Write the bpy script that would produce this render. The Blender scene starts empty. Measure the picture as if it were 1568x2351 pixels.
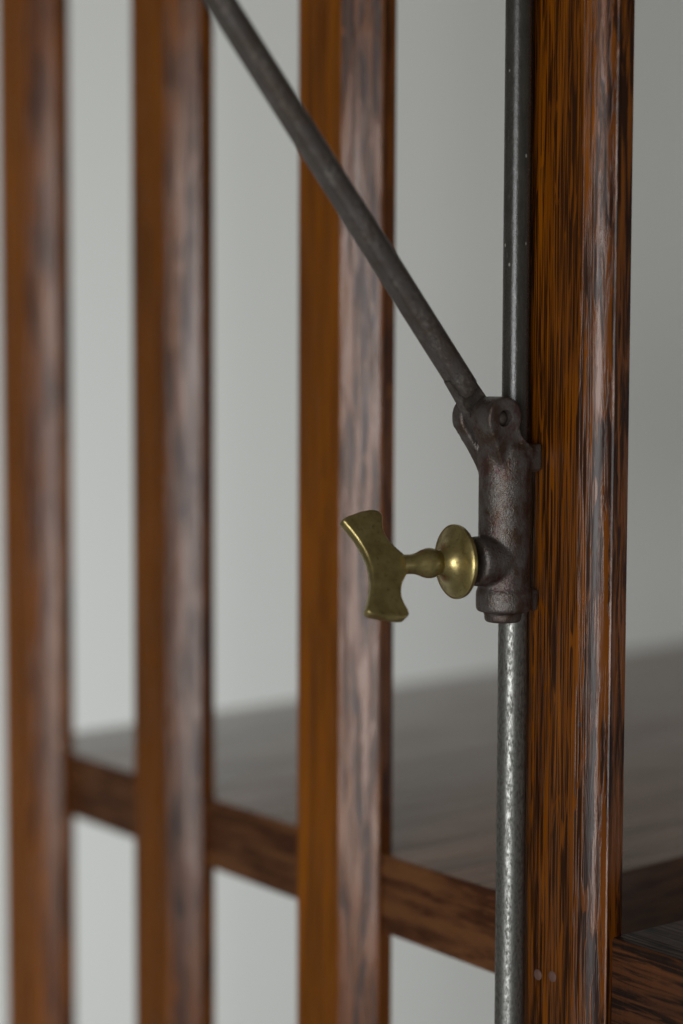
import bpy, bmesh, math, random
from mathutils import Vector, Matrix
random.seed(7)
sc = bpy.context.scene

# ---------------------------------------------------------------- camera
F_PX, CX, CY = 4500.0, 784.0, 1175.5          # photograph measured on a 1568 x 2351 grid
PITCH = math.radians(4.3); ROLL = math.radians(0.2)
CAM_Z = 1.20
cam_d = bpy.data.cameras.new('camera'); cam = bpy.data.objects.new('camera', cam_d)
sc.collection.objects.link(cam); sc.camera = cam
cam.matrix_world = (Matrix.Translation((0, 0, CAM_Z)) @ Matrix.Rotation(math.pi/2 - PITCH, 4, 'X')
                    @ Matrix.Rotation(ROLL, 4, 'Z'))
cam_d.sensor_fit = 'HORIZONTAL'; cam_d.sensor_width = 24.0; cam_d.lens = F_PX/1568*24
cam_d.clip_start = 0.02; cam_d.clip_end = 60
cam_d.dof.use_dof = True; cam_d.dof.focus_distance = 0.728
cam_d.dof.aperture_fstop = 3.1; cam_d.dof.aperture_blades = 9

# ---------------------------------------------------------------- light
w = bpy.data.worlds.new('World'); sc.world = w; w.use_nodes = True
bg = w.node_tree.nodes['Background']
bg.inputs['Color'].default_value = (1.0, 0.92, 0.78, 1); bg.inputs['Strength'].default_value = 0.10

def window_light(name, loc, target, sx, sy, power, col, spread=180):  # area lamp; makes the window and the added fills
    l = bpy.data.lights.new(name, 'AREA'); l.shape = 'RECTANGLE'; l.size = sx; l.size_y = sy
    l.energy = power; l.color = col; l.spread = math.radians(spread)
    o = bpy.data.objects.new(name, l); sc.collection.objects.link(o); o.location = loc
    o.rotation_euler = (Vector(target) - Vector(loc)).to_track_quat('-Z', 'Y').to_euler()
window_light('window_light', (-1.10, -2.2, 0.90), (-0.45, 2.1, 0.72), 1.65, 1.70, 46, (0.95, 0.97, 0.98), 130)
window_light('wall_fill_light', (-1.25, 0.95, 0.62), (-0.75, 2.1, 0.68), 0.5, 0.9, 1.5, (0.84, 0.93, 1.0), 85)  # added fill that brightens the wall at lower left, no real window
window_light('side_fill_light', (2.2, -0.05, 0.85), (0.0, 0.85, 1.0), 0.9, 0.9, 2, (0.88, 0.92, 1.0))  # weak fill lamp added on the right for sheen, no window assumed

sc.view_settings.view_transform = 'Standard'; sc.view_settings.look = 'None'
sc.view_settings.exposure = -0.10; sc.view_settings.gamma = 1.0
sc.view_settings.use_curve_mapping = False
sc.render.engine = 'CYCLES'

# ---------------------------------------------------------------- layout
# local frame of the bookcase: x along the slatted side (towards the camera), y inwards, z up
ANG = math.atan2(-0.797, 0.604)
a = Vector((math.cos(ANG), math.sin(ANG), 0)); b = Vector((-math.sin(ANG), math.cos(ANG), 0))
def ray_point(px, depth):                     # a point on the photograph's middle row, at a depth
    return Vector(((px-CX)/F_PX*depth, depth*math.cos(PITCH), 0))
E = ray_point(1187, 0.745)                    # outer left arris of the corner slat, on the floor
def world(x, y): return E + a*x + b*y
def zrow(row, x, y):                          # height of a photograph row above a known floor point
    Y = world(x, y).y; t = (CY-row)/F_PX; c, s = math.cos(PITCH), math.sin(PITCH)
    return CAM_Z + Y*(t*c - s)/(c + t*s)
SPACING = 0.139
ROD = (0.0076, -0.0086)

# ---------------------------------------------------------------- node helpers
def new_mat(name):
    m = bpy.data.materials.new(name); m.use_nodes = True
    return m, m.node_tree, m.node_tree.nodes['Principled BSDF']
def node(nt, typ, **kw):
    n = nt.nodes.new(typ)
    for k, v in kw.items(): setattr(n, k, v)
    return n
def coords(nt, scale, rnd=True):
    tc = node(nt, 'ShaderNodeTexCoord'); vec = tc.outputs['Object']
    if rnd:
        oi = node(nt, 'ShaderNodeObjectInfo'); mu = node(nt, 'ShaderNodeMath', operation='MULTIPLY')
        nt.links.new(oi.outputs['Random'], mu.inputs[0]); mu.inputs[1].default_value = 3.7
        ad = node(nt, 'ShaderNodeVectorMath', operation='ADD')
        nt.links.new(vec, ad.inputs[0]); nt.links.new(mu.outputs[0], ad.inputs[1]); vec = ad.outputs[0]
    mp = node(nt, 'ShaderNodeVectorMath', operation='MULTIPLY')
    nt.links.new(vec, mp.inputs[0]); mp.inputs[1].default_value = scale
    return mp.outputs[0]
def noise(nt, scale, detail=3, rough=0.55, dist=0.0, rnd=True, out='Fac'):
    n = node(nt, 'ShaderNodeTexNoise'); n.inputs['Scale'].default_value = 1.0
    n.inputs['Detail'].default_value = detail; n.inputs['Roughness'].default_value = rough
    n.inputs['Distortion'].default_value = dist
    nt.links.new(coords(nt, scale, rnd), n.inputs['Vector'])
    return n.outputs[out]
def ramp(nt, fac, lo, hi, c0=(0, 0, 0, 1), c1=(1, 1, 1, 1)):
    r = node(nt, 'ShaderNodeValToRGB'); r.color_ramp.elements[0].position = lo; r.color_ramp.elements[1].position = hi
    r.color_ramp.elements[0].color = c0; r.color_ramp.elements[1].color = c1
    nt.links.new(fac, r.inputs[0]); return r.outputs[0]
def mix(nt, fac, c0, c1, blend='MIX'):
    m = node(nt, 'ShaderNodeMix', data_type='RGBA', blend_type=blend)
    for s, v in ((m.inputs[0], fac), (m.inputs[6], c0), (m.inputs[7], c1)):
        if isinstance(v, bpy.types.NodeSocket): nt.links.new(v, s)
        elif isinstance(v, (int, float)): s.default_value = v
        else: s.default_value = (*v, 1)
    return m.outputs[2]
def math2(nt, op, x, y):
    m = node(nt, 'ShaderNodeMath', operation=op)
    for s, v in ((m.inputs[0], x), (m.inputs[1], y)):
        if isinstance(v, bpy.types.NodeSocket): nt.links.new(v, s)
        else: s.default_value = v
    return m.outputs[0]
def bump(nt, bsdf, h, strength, dist):
    n = node(nt, 'ShaderNodeBump'); n.inputs['Strength'].default_value = strength; n.inputs['Distance'].default_value = dist
    nt.links.new(h, n.inputs['Height']); nt.links.new(n.outputs[0], bsdf.inputs['Normal']); return n

# ---------------------------------------------------------------- materials
def oak(name, grain, coarse, face_axis, light, dark, black, rough=0.30, coat=0.12, relief=0.45, edge_tone=0.0, pores=(0.94, 0.94), edge_col=(0.030, 0.006, 0.002), cut=(0.44, 0.60)):
    """varnished quarter-sawn oak: fine pore lines on the broad face, coarser figure on the cut edges"""
    m, nt, p = new_mat(name)
    gx, gy, gz = grain; cx, cy, cz = coarse
    tc = node(nt, 'ShaderNodeTexCoord'); sp = node(nt, 'ShaderNodeSeparateXYZ'); nt.links.new(tc.outputs['Normal'], sp.inputs[0])
    ab = math2(nt, 'ABSOLUTE', sp.outputs[face_axis], 0.0)
    edge = ramp(nt, ab, 0.80, 0.93, (1, 1, 1, 1), (0, 0, 0, 1))
    def pick(x, y):
        mx = node(nt, 'ShaderNodeMix', data_type='FLOAT'); nt.links.new(edge, mx.inputs[0]); nt.links.new(x, mx.inputs[2]); nt.links.new(y, mx.inputs[3]); return mx.outputs[0]
    dashF = noise(nt, (gx, gy, gz), 2.0, 0.5, 0.15); dashC = noise(nt, (cx, cy, cz), 4, 0.62, 0.5)
    densF = noise(nt, (gx*.10, gy*.10, gz*.40), 3, 0.6); densC = noise(nt, (cx*.25, cy*.25, cz*.5), 3, 0.6)
    dash = pick(dashF, dashC); dens = pick(densF, densC)
    thr = math2(nt, 'ADD', dash, math2(nt, 'MULTIPLY', math2(nt, 'SUBTRACT', dens, 0.48), 0.55))
    streak = ramp(nt, thr, *cut)
    tone = ramp(nt, noise(nt, (gx*.05, gy*.10, gz*.25), 4, 0.6, 0.6), 0.30, 0.70)
    fine = noise(nt, (gx*2.4, gy*2.4, gz*1.2), 2, 0.5)
    base = mix(nt, tone, dark, light)
    base = mix(nt, math2(nt, 'MULTIPLY', fine, 0.6), base, dark)
    fleck = ramp(nt, noise(nt, (gx*.14, gy*.3, gz*1.3), 1, 0.5, 1.6), 0.60, 0.68)    # ray flecks interrupt the pores
    st2 = math2(nt, 'MULTIPLY', streak, math2(nt, 'SUBTRACT', 1.0, math2(nt, 'MULTIPLY', fleck, 0.8)))
    amt = node(nt, 'ShaderNodeMapRange'); nt.links.new(edge, amt.inputs[0]); amt.inputs[3].default_value = pores[0]; amt.inputs[4].default_value = pores[1]
    col = mix(nt, math2(nt, 'MULTIPLY', st2, amt.outputs[0]), base, black)
    if edge_tone: col = mix(nt, math2(nt, 'MULTIPLY', edge, edge_tone), col, edge_col)   # cut edges mixed towards a darker colour
    oi = node(nt, 'ShaderNodeObjectInfo')
    hv = node(nt, 'ShaderNodeHueSaturation'); nt.links.new(col, hv.inputs['Color'])
    mr = node(nt, 'ShaderNodeMapRange'); nt.links.new(oi.outputs['Random'], mr.inputs[0]); mr.inputs[3].default_value = 0.75; mr.inputs[4].default_value = 1.15
    nt.links.new(mr.outputs[0], hv.inputs['Value'])
    nt.links.new(hv.outputs[0], p.inputs['Base Color'])
    rr = math2(nt, 'ADD', ramp(nt, noise(nt, (gx*.3, gy*.5, gz), 4, 0.65), 0.3, 0.75, (rough-.07,)*3+(1,), (rough+.12,)*3+(1,)), math2(nt, 'MULTIPLY', st2, 0.10))
    nt.links.new(rr, p.inputs['Roughness'])
    sl = node(nt, 'ShaderNodeMapRange'); nt.links.new(st2, sl.inputs[0]); sl.inputs[3].default_value = 0.31; sl.inputs[4].default_value = 0.20
    nt.links.new(sl.outputs[0], p.inputs['Specular IOR Level'])
    p.inputs['Coat Weight'].default_value = coat; p.inputs['Coat Roughness'].default_value = 0.14
    h = math2(nt, 'ADD', math2(nt, 'MULTIPLY', st2, -0.35), math2(nt, 'MULTIPLY', noise(nt, (260, 260, 22), 4, 0.6), 1.6))
    bump(nt, p, h, relief, 0.0005)
    return m
OAK = oak('oak_varnished', (2000, 800, 24), (460, 460, 26), 1, (0.262, 0.076, 0.002), (0.085, 0.022, 0.0015), (0.005, 0.002, 0.0015), 0.20, 0.05, 0.40, 0.20, pores=(0.88, 0.92), cut=(0.43, 0.55))
OAK_PLAIN = oak('oak_plain_figure', (1500, 800, 20), (380, 380, 24), 1, (0.300, 0.090, 0.001), (0.125, 0.034, 0.001), (0.006, 0.003, 0.003), 0.20, 0.05, 0.35, 0.28, pores=(0.45, 0.86), edge_col=(0.045, 0.011, 0.006))
OAK_SHELF = oak('oak_shelf', (500, 14, 600), (26, 20, 170), 2, (0.42, 0.190, 0.062), (0.26, 0.105, 0.034), (0.06, 0.022, 0.008), 0.25, 0.45, 0.03, 0.66, pores=(0.55, 0.94), edge_col=(0.034, 0.006, 0.002))
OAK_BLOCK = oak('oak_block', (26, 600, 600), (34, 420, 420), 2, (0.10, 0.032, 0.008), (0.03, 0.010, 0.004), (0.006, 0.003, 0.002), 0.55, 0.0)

def iron(name, base, brown, red, amt_brown, amt_red, rough, metal=0.25, spec=0.5):
    m, nt, p = new_mat(name)
    n1 = noise(nt, (160, 160, 120), 4, 0.6); n2 = noise(nt, (520, 520, 420), 5, 0.7); n3 = noise(nt, (90, 90, 90), 3)
    c = mix(nt, math2(nt, 'MULTIPLY', ramp(nt, n1, 0.42, 0.62), amt_brown), base, brown)
    redm = math2(nt, 'MULTIPLY', ramp(nt, n2, 0.50, 0.58), ramp(nt, n3, 0.46, 0.58))
    c = mix(nt, math2(nt, 'MULTIPLY', redm, amt_red), c, red)
    nt.links.new(c, p.inputs['Base Color']); p.inputs['Metallic'].default_value = metal
    p.inputs['Specular IOR Level'].default_value = spec
    rr = ramp(nt, n2, 0.3, 0.7, (rough-.09,)*3+(1,), (rough+.15,)*3+(1,)); nt.links.new(rr, p.inputs['Roughness'])
    h = math2(nt, 'ADD', noise(nt, (1300, 1300, 1100), 4, 0.65), math2(nt, 'MULTIPLY', n1, 1.5))
    bump(nt, p, h, 0.8, 0.0004)
    return m
CAST = iron('cast_iron', (0.100, 0.088, 0.080), (0.050, 0.025, 0.014), (0.065, 0.022, 0.024), 0.9, 0.7, 0.30, 0.6)
CAST_STRUT = iron('strut_iron', (0.082, 0.072, 0.067), (0.070, 0.050, 0.035), (0.18, 0.155, 0.13), 0.7, 0.5, 0.32, 0.55)
DARK = iron('dark_iron', (0.012, 0.009, 0.008), (0.02, 0.012, 0.008), (0.03, 0.012, 0.008), 0.6, 0.3, 0.5)

def rod_material():
    m, nt, p = new_mat('worn_steel')
    tc = node(nt, 'ShaderNodeTexCoord'); sx = node(nt, 'ShaderNodeSeparateXYZ'); nt.links.new(tc.outputs['Object'], sx.inputs[0])
    # bare steel below the clamp, black finish above it, worn through in speckles
    wear = node(nt, 'ShaderNodeMapRange'); nt.links.new(sx.outputs['Z'], wear.inputs[0])
    wear.inputs[1].default_value = ROD_WEAR_Z0; wear.inputs[2].default_value = ROD_WEAR_Z1
    wear.inputs[3].default_value = 0.20; wear.inputs[4].default_value = -0.16
    sp = noise(nt, (800, 800, 160), 4, 0.7)
    bare = ramp(nt, math2(nt, 'ADD', sp, wear.outputs[0]), 0.50, 0.60)
    dirt = noise(nt, (1000, 1000, 420), 5, 0.72)
    steel = mix(nt, ramp(nt, dirt, 0.42, 0.62), (0.23, 0.23, 0.215), (0.10, 0.097, 0.086))
    black = mix(nt, noise(nt, (300, 300, 100), 3), (0.014, 0.014, 0.012), (0.045, 0.040, 0.033))
    vo = node(nt, 'ShaderNodeTexVoronoi'); vo.inputs['Scale'].default_value = 1.0
    nt.links.new(coords(nt, (190, 190, 110)), vo.inputs['Vector'])
    speck = ramp(nt, vo.outputs['Distance'], 0.06, 0.09, (1, 1, 1, 1), (0, 0, 0, 1))
    black = mix(nt, speck, black, (0.22, 0.21, 0.19))
    nt.links.new(mix(nt, bare, black, steel), p.inputs['Base Color'])
    nt.links.new(math2(nt, 'MULTIPLY', bare, 0.85), p.inputs['Metallic'])
    nt.links.new(mix(nt, bare, ramp(nt, dirt, 0.35, 0.7, (.20,)*3+(1,), (.36,)*3+(1,)), ramp(nt, dirt, 0.40, 0.62, (.36,)*3+(1,), (.60,)*3+(1,))), p.inputs['Roughness'])
    bump(nt, p, noise(nt, (900, 900, 260), 5, 0.62), 0.25, 0.0003)
    return m
ROD_WEAR_Z0 = zrow(1250, *ROD); ROD_WEAR_Z1 = zrow(1100, *ROD)
ROD_MAT = rod_material()

def brass():
    m, nt, p = new_mat('aged_brass')
    n1 = noise(nt, (130, 130, 130), 4, 0.6); n2 = noise(nt, (420, 420, 420), 4, 0.65)
    c = mix(nt, ramp(nt, n1, 0.38, 0.66), (0.42, 0.34, 0.145), (0.28, 0.22, 0.082))
    c = mix(nt, math2(nt, 'MULTIPLY', ramp(nt, n2, 0.56, 0.70), 0.6), c, (0.09, 0.064, 0.022))
    nt.links.new(c, p.inputs['Base Color']); p.inputs['Metallic'].default_value = 0.92
    nt.links.new(ramp(nt, n2, 0.3, 0.7, (.27,)*3+(1,), (.44,)*3+(1,)), p.inputs['Roughness'])
    bump(nt, p, n2, 0.25, 0.0003)
    return m
BRASS = brass()

def plaster(name, col, scale):
    m, nt, p = new_mat(name)
    c = mix(nt, noise(nt, (1.2, 1.2, 1.2), 3), tuple(v*.97 for v in col), col)
    nt.links.new(c, p.inputs['Base Color']); p.inputs['Roughness'].default_value = 0.75
    bump(nt, p, noise(nt, (scale,)*3, 3), 0.15, 0.001)
    return m
WALL = plaster('wall_paint', (0.79, 0.797, 0.76), 160)
FLOOR = plaster('floor_finish', (0.52, 0.52, 0.53), 60)
def plain(name, col, rough):
    m, nt, p = new_mat(name)
    nt.links.new(mix(nt, noise(nt, (500,)*3, 3), col, tuple(v*.6 for v in col)), p.inputs['Base Color'])
    p.inputs['Roughness'].default_value = rough; return m
PLUG = plain('nail_filler', (0.13, 0.070, 0.055), 0.4)
HOLE = plain('nail_hole_dark', (0.006, 0.004, 0.003), 0.7)

# ---------------------------------------------------------------- mesh helpers
def empty(name, loc, label, cat, group=None):
    o = bpy.data.objects.new(name, None); sc.collection.objects.link(o); o.location = loc
    o.rotation_euler = (0, 0, ANG); o.empty_display_size = 0.05
    o['label'] = label; o['category'] = cat
    if group: o['group'] = group
    return o
def link(name, me, mat, parent, loc=(0, 0, 0), rot=None, label=None):
    if mat and not me.materials: me.materials.append(mat)
    o = bpy.data.objects.new(name, me); sc.collection.objects.link(o); o.location = loc
    if rot is not None: o.rotation_euler = rot
    o.parent = parent
    if label: o['label'] = label
    return o
def finish(bm, name, sharp=35):
    bmesh.ops.recalc_face_normals(bm, faces=bm.faces)
    me = bpy.data.meshes.new(name); bm.to_mesh(me); bm.free()
    for p in me.polygons: p.use_smooth = True
    me.set_sharp_from_angle(angle=math.radians(sharp))
    return me
def extrude(bm, pts, axis, h0, h1, steps=1):
    """closed outline of (u, v) swept along axis; axis 'z': (u, v, h), 'x': (h, u, v)"""
    f = {'z': lambda u, v, h: (u, v, h), 'x': lambda u, v, h: (h, u, v), 'y': lambda u, v, h: (u, h, v)}[axis]
    rings = [[bm.verts.new(f(u, v, h0 + (h1-h0)*i/steps)) for u, v in pts] for i in range(steps+1)]
    n = len(pts)
    for r0, r1 in zip(rings, rings[1:]):
        for i in range(n): bm.faces.new((r0[i], r0[(i+1) % n], r1[(i+1) % n], r1[i]))
    bm.faces.new(rings[0][::-1]); bm.faces.new(rings[-1])
def lathe(bm, prof, mat, seg=48):
    """prof: (radius, height) list turned about z, then moved by mat"""
    rings = [[bm.verts.new(mat @ Vector((r*math.cos(2*math.pi*i/seg), r*math.sin(2*math.pi*i/seg), h)))
              for i in range(seg)] for r, h in prof]
    for r0, r1 in zip(rings, rings[1:]):
        for i in range(seg): bm.faces.new((r0[i], r0[(i+1) % seg], r1[(i+1) % seg], r1[i]))
    bm.faces.new(rings[0][::-1]); bm.faces.new(rings[-1])
def cyl_prof(r, h0, h1, c=0.0006):
    return [(r-c, h0), (r-c*.3, h0+c*.3), (r, h0+c), (r, h1-c), (r-c*.3, h1-c*.3), (r-c, h1)]
def box(bm, x0, x1, y0, y1, z0, z1):
    vs = [bm.verts.new((x, y, z)) for x in (x0, x1) for y in (y0, y1) for z in (z0, z1)]
    for f in ((0, 1, 3, 2), (4, 6, 7, 5), (0, 4, 5, 1), (2, 3, 7, 6), (0, 2, 6, 4), (1, 5, 7, 3)):
        bm.faces.new([vs[i] for i in f])
def rbox(name, dims, bev, seg=3):
    bm = bmesh.new(); box(bm, *dims)
    bmesh.ops.bevel(bm, geom=list(bm.edges), offset=bev, segments=seg, profile=0.6, affect='EDGES')
    return finish(bm, name, 14)
def smooth_curve(pts, n=6):
    """closed Catmull-Rom through pts"""
    out = []; N = len(pts)
    for i in range(N):
        p0, p1, p2, p3 = (Vector(pts[(i+k-1) % N]) for k in range(4))
        for j in range(n):
            t = j/n
            out.append(tuple(0.5*((2*p1) + (p2-p0)*t + (2*p0-5*p1+4*p2-p3)*t*t + (3*p1-p0-3*p2+p3)*t**3)))
    return out

# ---------------------------------------------------------------- setting
def plane(name, corners, mat):
    bm = bmesh.new(); bm.faces.new([bm.verts.new(c) for c in corners])
    me = bpy.data.meshes.new(name); bm.to_mesh(me); bm.free()
    o = link(name, me, mat, None); o['kind'] = 'structure'; return o
plane('wall', [(-1.25, 2.1, 0), (1.6, 2.1, 0), (1.6, 2.1, 2.4), (-1.25, 2.1, 2.4)], WALL)
plane('floor', [(-1.6, -2.6, 0), (1.6, -2.6, 0), (1.6, 2.1, 0), (-1.6, 2.1, 0)], FLOOR)

# ---------------------------------------------------------------- bookcase
case = empty('oak_bookcase', (E.x, E.y, 0), 'dark stained oak bookcase with upright slats and a glossy shelf between them', 'bookcase')
def slat_outline(x0, cx, cy, side, crown):
                                           # face, then a broad convex chamfer, then the flat side
    right = [(x0-0.0006, 0.0), (x0-0.0001, 0.0002)]
    for i in range(1, 14):
        t = i/14; bulge = crown*math.sin(math.pi*t)
        right.append((x0 + cx*t + bulge*0.7, cy*t - bulge*0.7 + 0.0003))
    right += [(x0+cx+0.0001, cy-0.0001), (x0+cx, cy+0.0005), (x0+cx-0.0009, cy+0.0011), (x0+cx-0.0009, cy+side), (x0+cx-0.0014, cy+side+0.0005)]
    return right + [(x0-x, y) for x, y in reversed(right)]
def slat_mesh(*args):
    bm = bmesh.new(); extrude(bm, slat_outline(*args), 'z', 0.0, 1.80, 1)
    return finish(bm, 'slat', 12)
slat_me = slat_mesh(0.0306, 0.0136, 0.0122, 0.0072, 0.0005); corner_me = slat_mesh(0.0335, 0.0098, 0.0076, 0.0085, 0.0015)
for k in range(3):
    link('slat', slat_me, OAK_PLAIN, case, (-SPACING*(3-k) - 0.0035, 0, 0))
link('slat', corner_me, OAK, case, (0, 0, 0), label='corner slat that carries the iron rod and clamp')
# shelf: its slatted edge lies about 12 mm in from the slat faces
SY = 0.0135
ztop = zrow(2055, -0.016, SY)      # photograph: the edge passes (1122, 2049)
SH_T = 0.0345
L = 0.420
SD = 0.72
SHX = 0.010; SKEW = math.tan(math.radians(5))
shelf = link('shelf', rbox('shelf', (-L, -SHX, SY, SY+SD, -SH_T, 0), 0.0016), OAK_SHELF, case, (0, 0, ztop))
for v in shelf.data.vertices: v.co.x -= SKEW*(v.co.y - SY)      # the old shelf is not quite square
# block fixed to the corner slat below the shelf
zb = zrow(2150, 0.0425, 0.0125)
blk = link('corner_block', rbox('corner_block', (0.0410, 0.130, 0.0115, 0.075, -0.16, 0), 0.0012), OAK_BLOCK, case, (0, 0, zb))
def disc(name, r, h, mat, parent, loc, rot):
    bm = bmesh.new(); lathe(bm, [(r, -h), (r, h*.3), (r*.75, h*.8), (r*.3, h)], Matrix.Identity(4), 14)
    return link(name, finish(bm, name), mat, parent, loc, rot)
for px in (0.0145, 0.0225):
    disc('nail_head', 0.0021, 0.0005, PLUG, case, (px, 0.0, zrow(2236 if px < .02 else 2240, px, 0)), (math.pi/2, 0, 0))
disc('nail_hole', 0.0011, 0.0002, HOLE, case, (0.0352, 0.0011, zrow(1662, .0350, .0012)), (math.pi/2, 0, math.radians(45)))

# ---------------------------------------------------------------- adjustable bracket
R0 = world(*ROD)
brk = empty('adjustable_bracket', (R0.x, R0.y, 0), 'iron rod bracket with hinged diagonal strut and brass thumbscrew on the corner slat', 'bracket')
def zr(row, x=0.0, u=0.0): return zrow(row, ROD[0]+x, ROD[1]-u)
OUT = Matrix.Rotation(math.pi/2, 4, 'X')              # turns z to -y: outwards from the bookcase
SIDE = Matrix.Rotation(math.pi/2, 4, 'Y')             # turns z to x: along the slatted side
# rod
bm = bmesh.new(); lathe(bm, [(0.0048, 0.0), (0.0054, 0.0006), (0.0054, zr(1300)), (0.0049, zr(1250)), (0.0049, 1.7494), (0.0043, 1.75)], Matrix.Identity(4), 40)
rod = link('rod', finish(bm, 'rod'), ROD_MAT, brk)
# guide rail on the slat behind the rod, above the clamp
rail = link('guide_rail', rbox('guide_rail', (-0.0040, -0.0012, 0.0035, 0.0090, zr(1040), 1.74), 0.0010), CAST_STRUT, brk)

# clamp: one casting; overlapping solids fused by a voxel remesh
ZP = zr(958, 0, 0.0135); UP = 0.0135                   # hinge pin
ZT = zr(1281); ZBOT = zr(1400); ZTOP = zr(1040)
bm = bmesh.new()
lathe(bm, cyl_prof(0.0098, ZBOT, ZTOP, 0.0012), Matrix.Translation((0, -0.0046, 0)), 40)
lathe(bm, cyl_prof(0.0105, ZBOT, zr(1347), 0.0012), Matrix.Translation((0, -0.0046, 0)), 40)
lathe(bm, cyl_prof(0.0070, zr(1424), ZBOT+0.002, 0.001), Matrix.Translation((0.000, -0.0050, 0)), 32)
lathe(bm, cyl_prof(0.0093, 0.004, 0.0205, 0.0016), Matrix.Translation((0, 0, ZT)) @ OUT, 40)     # screw boss
def lug(x0, x1, lean):
    out = []
    for i in range(25):                                # round head
        t = math.radians(-25 + 230*i/24)
        out.append((-UP + 0.0080*math.cos(t), ZP + 0.0080*math.sin(t)))
    out += [(-0.0150, ZP-0.0125), (-0.0125, ZTOP-0.004), (-0.0110, ZTOP-0.008), (0.0030, ZTOP-0.008), (0.0035, ZTOP+0.001), (-0.0045, ZP-0.0065)]
    b0 = len(bm.verts); extrude(bm, out, 'x', x0, x1, 2); bm.verts.ensure_lookup_table()
    for v in list(bm.verts)[b0:]:                      # the cheeks draw in towards the sleeve
        k = max(0.0, min(1.0, (ZP-0.004-v.co.z)/0.018)); v.co.x -= lean*k
lug(-0.0008, 0.0104, 0.0040); lug(-0.0116, -0.0056, -0.0040)
lathe(bm, cyl_prof(0.0094, ZTOP-0.004, ZTOP+0.0035, 0.0012), Matrix.Translation((0, -0.0056, 0)), 40)
box(bm, 0.0030, 0.0078, -0.0035, 0.0070, zr(1080), zr(1016))      # ears that ride on the rail
box(bm, 0.0040, 0.0066, -0.0030, 0.0068, zr(1399), zr(1350))
bmesh.ops.recalc_face_normals(bm, faces=bm.faces)
me = bpy.data.meshes.new('clamp'); bm.to_mesh(me); bm.free()
clamp = link('clamp', me, CAST, brk)
m = clamp.modifiers.new('fuse', 'REMESH'); m.mode = 'VOXEL'; m.voxel_size = 0.00045; m.use_smooth_shade = True
m = clamp.modifiers.new('fillet', 'SMOOTH'); m.factor = 0.5; m.iterations = 26
# pin hole
bm = bmesh.new(); lathe(bm, [(0.0031, 0), (0.0031, 0.010)], Matrix.Translation((0.0070, -UP, ZP)) @ SIDE, 24)
me = finish(bm, 'hole_cutter')
cut = bpy.data.objects.new('hole_cutter', me); sc.collection.objects.link(cut); cut.parent = brk
bpy.context.view_layer.update()
m = clamp.modifiers.new('hole', 'BOOLEAN'); m.object = cut; m.operation = 'DIFFERENCE'; m.solver = 'EXACT'
dg = bpy.context.evaluated_depsgraph_get()
baked = bpy.data.meshes.new_from_object(clamp.evaluated_get(dg))
clamp.modifiers.clear(); clamp.data = baked
for p in baked.polygons: p.use_smooth = True
baked.set_sharp_from_angle(angle=math.radians(50))
if not baked.materials: baked.materials.append(CAST)
bpy.data.objects.remove(cut)
bm = bmesh.new(); lathe(bm, [(0.0024, -0.0185), (0.0024, 0.0002), (0.0015, 0.0008), (0.0006, 0.0009)], Matrix.Translation((0.0078, -UP, ZP)) @ SIDE, 20)
link('hinge_pin', finish(bm, 'hinge_pin'), CAST_STRUT, clamp)

# strut: D-section bar, ending in a flat tongue on the hinge pin
HT = 0.1165
dz = zr(0, 0, UP+HT) - ZP
SANG = math.atan2(HT, dz); SLEN = math.hypot(HT, dz) + 0.05
strut_m = Matrix.Translation((-0.0022, -UP, ZP)) @ Matrix.Rotation(SANG, 4, 'X')
bm = bmesh.new()
def dsec(r, t):
    pts = []
    for i in range(36):
        th = 2*math.pi*i/36; x, y = r*math.cos(th), r*math.sin(th)
        pts.append((x, max(y, -r*0.80)))
    return pts
rings = []
zs = [0.0125, 0.0145, 0.02, 0.035, 0.06, 0.09, 0.102, 0.112, 0.125, 0.15, SLEN]
for z in zs:
    r = 0.0051 if z < 0.1 else 0.0049
    if z == 0.0125: r *= 0.82
    rings.append([bm.verts.new((x, y, z)) for x, y in dsec(r, z)])
for r0, r1 in zip(rings, rings[1:]):
    for i in range(36): bm.faces.new((r0[i], r0[(i+1) % 36], r1[(i+1) % 36], r1[i]))
bm.faces.new(rings[0][::-1]); bm.faces.new(rings[-1])
strut_me = finish(bm, 'strut', 40)
strut = link('strut', strut_me, CAST_STRUT, brk); strut.matrix_local = strut_m
bm = bmesh.new()
tg = [(0.0056*math.cos(math.radians(180+180*i/14)), 0.0056*math.sin(math.radians(180+180*i/14))) for i in range(15)] + [(0.0052, 0.0215), (-0.0046, 0.0215)]
extrude(bm, tg, 'x', -0.0031, 0.0010)
bmesh.ops.bevel(bm, geom=list(bm.edges), offset=0.0005, segments=2, affect='EDGES')
tongue = link('tongue', finish(bm, 'tongue'), CAST_STRUT, strut)

# thumbscrew
screw_m = Matrix.Translation((0, 0, ZT)) @ Matrix.Rotation(math.radians(-8), 4, 'Z') @ OUT @ Matrix.Diagonal((1, 1, 0.94, 1))          # local z points outwards
TILT = math.radians(30)
bm = bmesh.new()
lathe(bm, [(0.0036, 0.008), (0.0036, 0.0262)], Matrix.Identity(4), 24)
screw = link('thumbscrew', finish(bm, 'screw_shank'), DARK, brk); screw.matrix_local = screw_m
bm = bmesh.new()
UF = 0.0272
lathe(bm, [(0.0050, UF-0.0016), (0.0128, UF-0.0014), (0.0136, UF-0.0010), (0.0138, UF-0.0002), (0.0138, UF+0.0006), (0.0134, UF+0.0010),
           (0.0131, UF+0.0009), (0.0127, UF+0.0013), (0.0100, UF+0.0021), (0.0078, UF+0.0030), (0.0060, UF+0.0045), (0.0048, UF+0.0066), (0.0045, UF+0.0078)], Matrix.Identity(4), 64)
link('flange', finish(bm, 'flange', 30), BRASS, screw)
bm = bmesh.new()
U1 = UF + 0.0228
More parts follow.
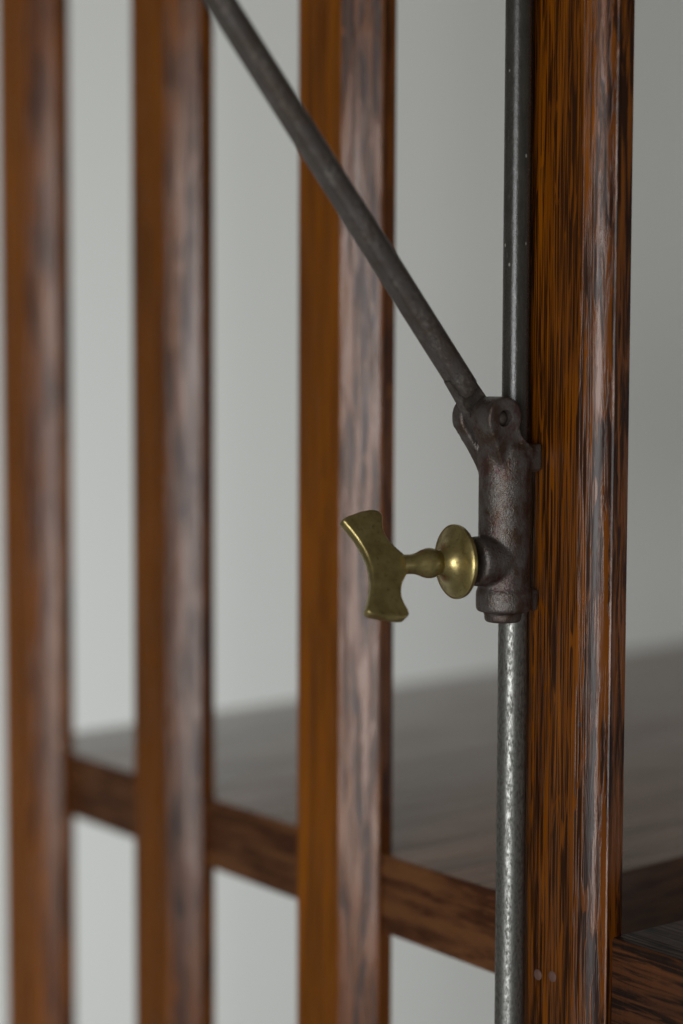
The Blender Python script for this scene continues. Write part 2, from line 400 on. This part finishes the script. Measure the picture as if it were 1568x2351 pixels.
lathe(bm, [(0.0040, UF+0.0070), (0.0044, UF+0.0079), (0.0049, UF+0.0092), (0.0054, UF+0.0106), (0.0056, UF+0.0118), (0.0055, UF+0.0132), (0.0050, UF+0.0152), (0.0043, UF+0.0170),
           (0.0038, UF+0.0188), (0.0036, UF+0.0204), (0.0036, UF+0.0250)], Matrix.Identity(4), 40)
link('stem', finish(bm, 'stem', 40), BRASS, screw)
def interp(tab, x):
    for (x0, y0), (x1, y1) in zip(tab, tab[1:]):
        if x <= x1: return y0 + (y1-y0)*(x-x0)/(x1-x0)
    return tab[-1][1]
INNER = [(0, -.0008), (.0015, -.0006), (.0030, .0002), (.0045, .0014), (.0062, .0030), (.0080, .0045), (.0100, .0056), (.0122, .0064), (.0145, .0067), (.0170, .0064), (.0195, .0056), (.0212, .0055), (.0222, .0061), (.0238, .0085)]
OUTER = [(0, .0168), (.003, .0170), (.006, .0176), (.009, .0185), (.0120, .0197), (.0150, .0211), (.0180, .0226), (.0200, .0235), (.0210, .0234), (.0222, .0222), (.0238, .0185)]
WH, TH = 0.0238, 0.0021
NW, NU = 72, 20
bm = bmesh.new(); top, bot = [], []
for iw in range(NW+1):
    wv = -WH*math.cos(math.pi*iw/NW); q = min(1.0, abs(wv)/WH)
    sw = math.sqrt(max(0.0, 1-((q-0.93)/0.07)**2)) if q > 0.93 else 1.0
    rt, rb = [], []
    for iu in range(NU+1):
        sv = 0.5-0.5*math.cos(math.pi*iu/NU)
        u0, u1 = interp(INNER, abs(wv)), interp(OUTER, abs(wv))
        u = u0+(u1-u0)*sv; dd = min(u-u0, u1-u)
        se = 0.55+0.45*math.sqrt(max(0.0, 1-((0.0011-dd)/0.0011)**2)) if dd < 0.0011 else 1.0
        h = TH*se*sw
        if iu in (0, NU) or iw in (0, NW): h = 0.0
        ww = wv*0.93*(1 - 0.10*q**3*sv**2)
        vt = bm.verts.new((h, ww, u+U1)); rt.append(vt)
        rb.append(vt if h == 0.0 else bm.verts.new((-h, ww, u+U1)))
    top.append(rt); bot.append(rb)
for iw in range(NW):
    for iu in range(NU):
        for g in (top, bot):
            bm.faces.new((g[iw][iu], g[iw+1][iu], g[iw+1][iu+1], g[iw][iu+1]))
wing = link('wing', finish(bm, 'wing', 60), BRASS, screw)
wing.rotation_euler = (0, 0, 0)
WING_TURN = TILT
wing.rotation_euler = (0, 0, WING_TURN)
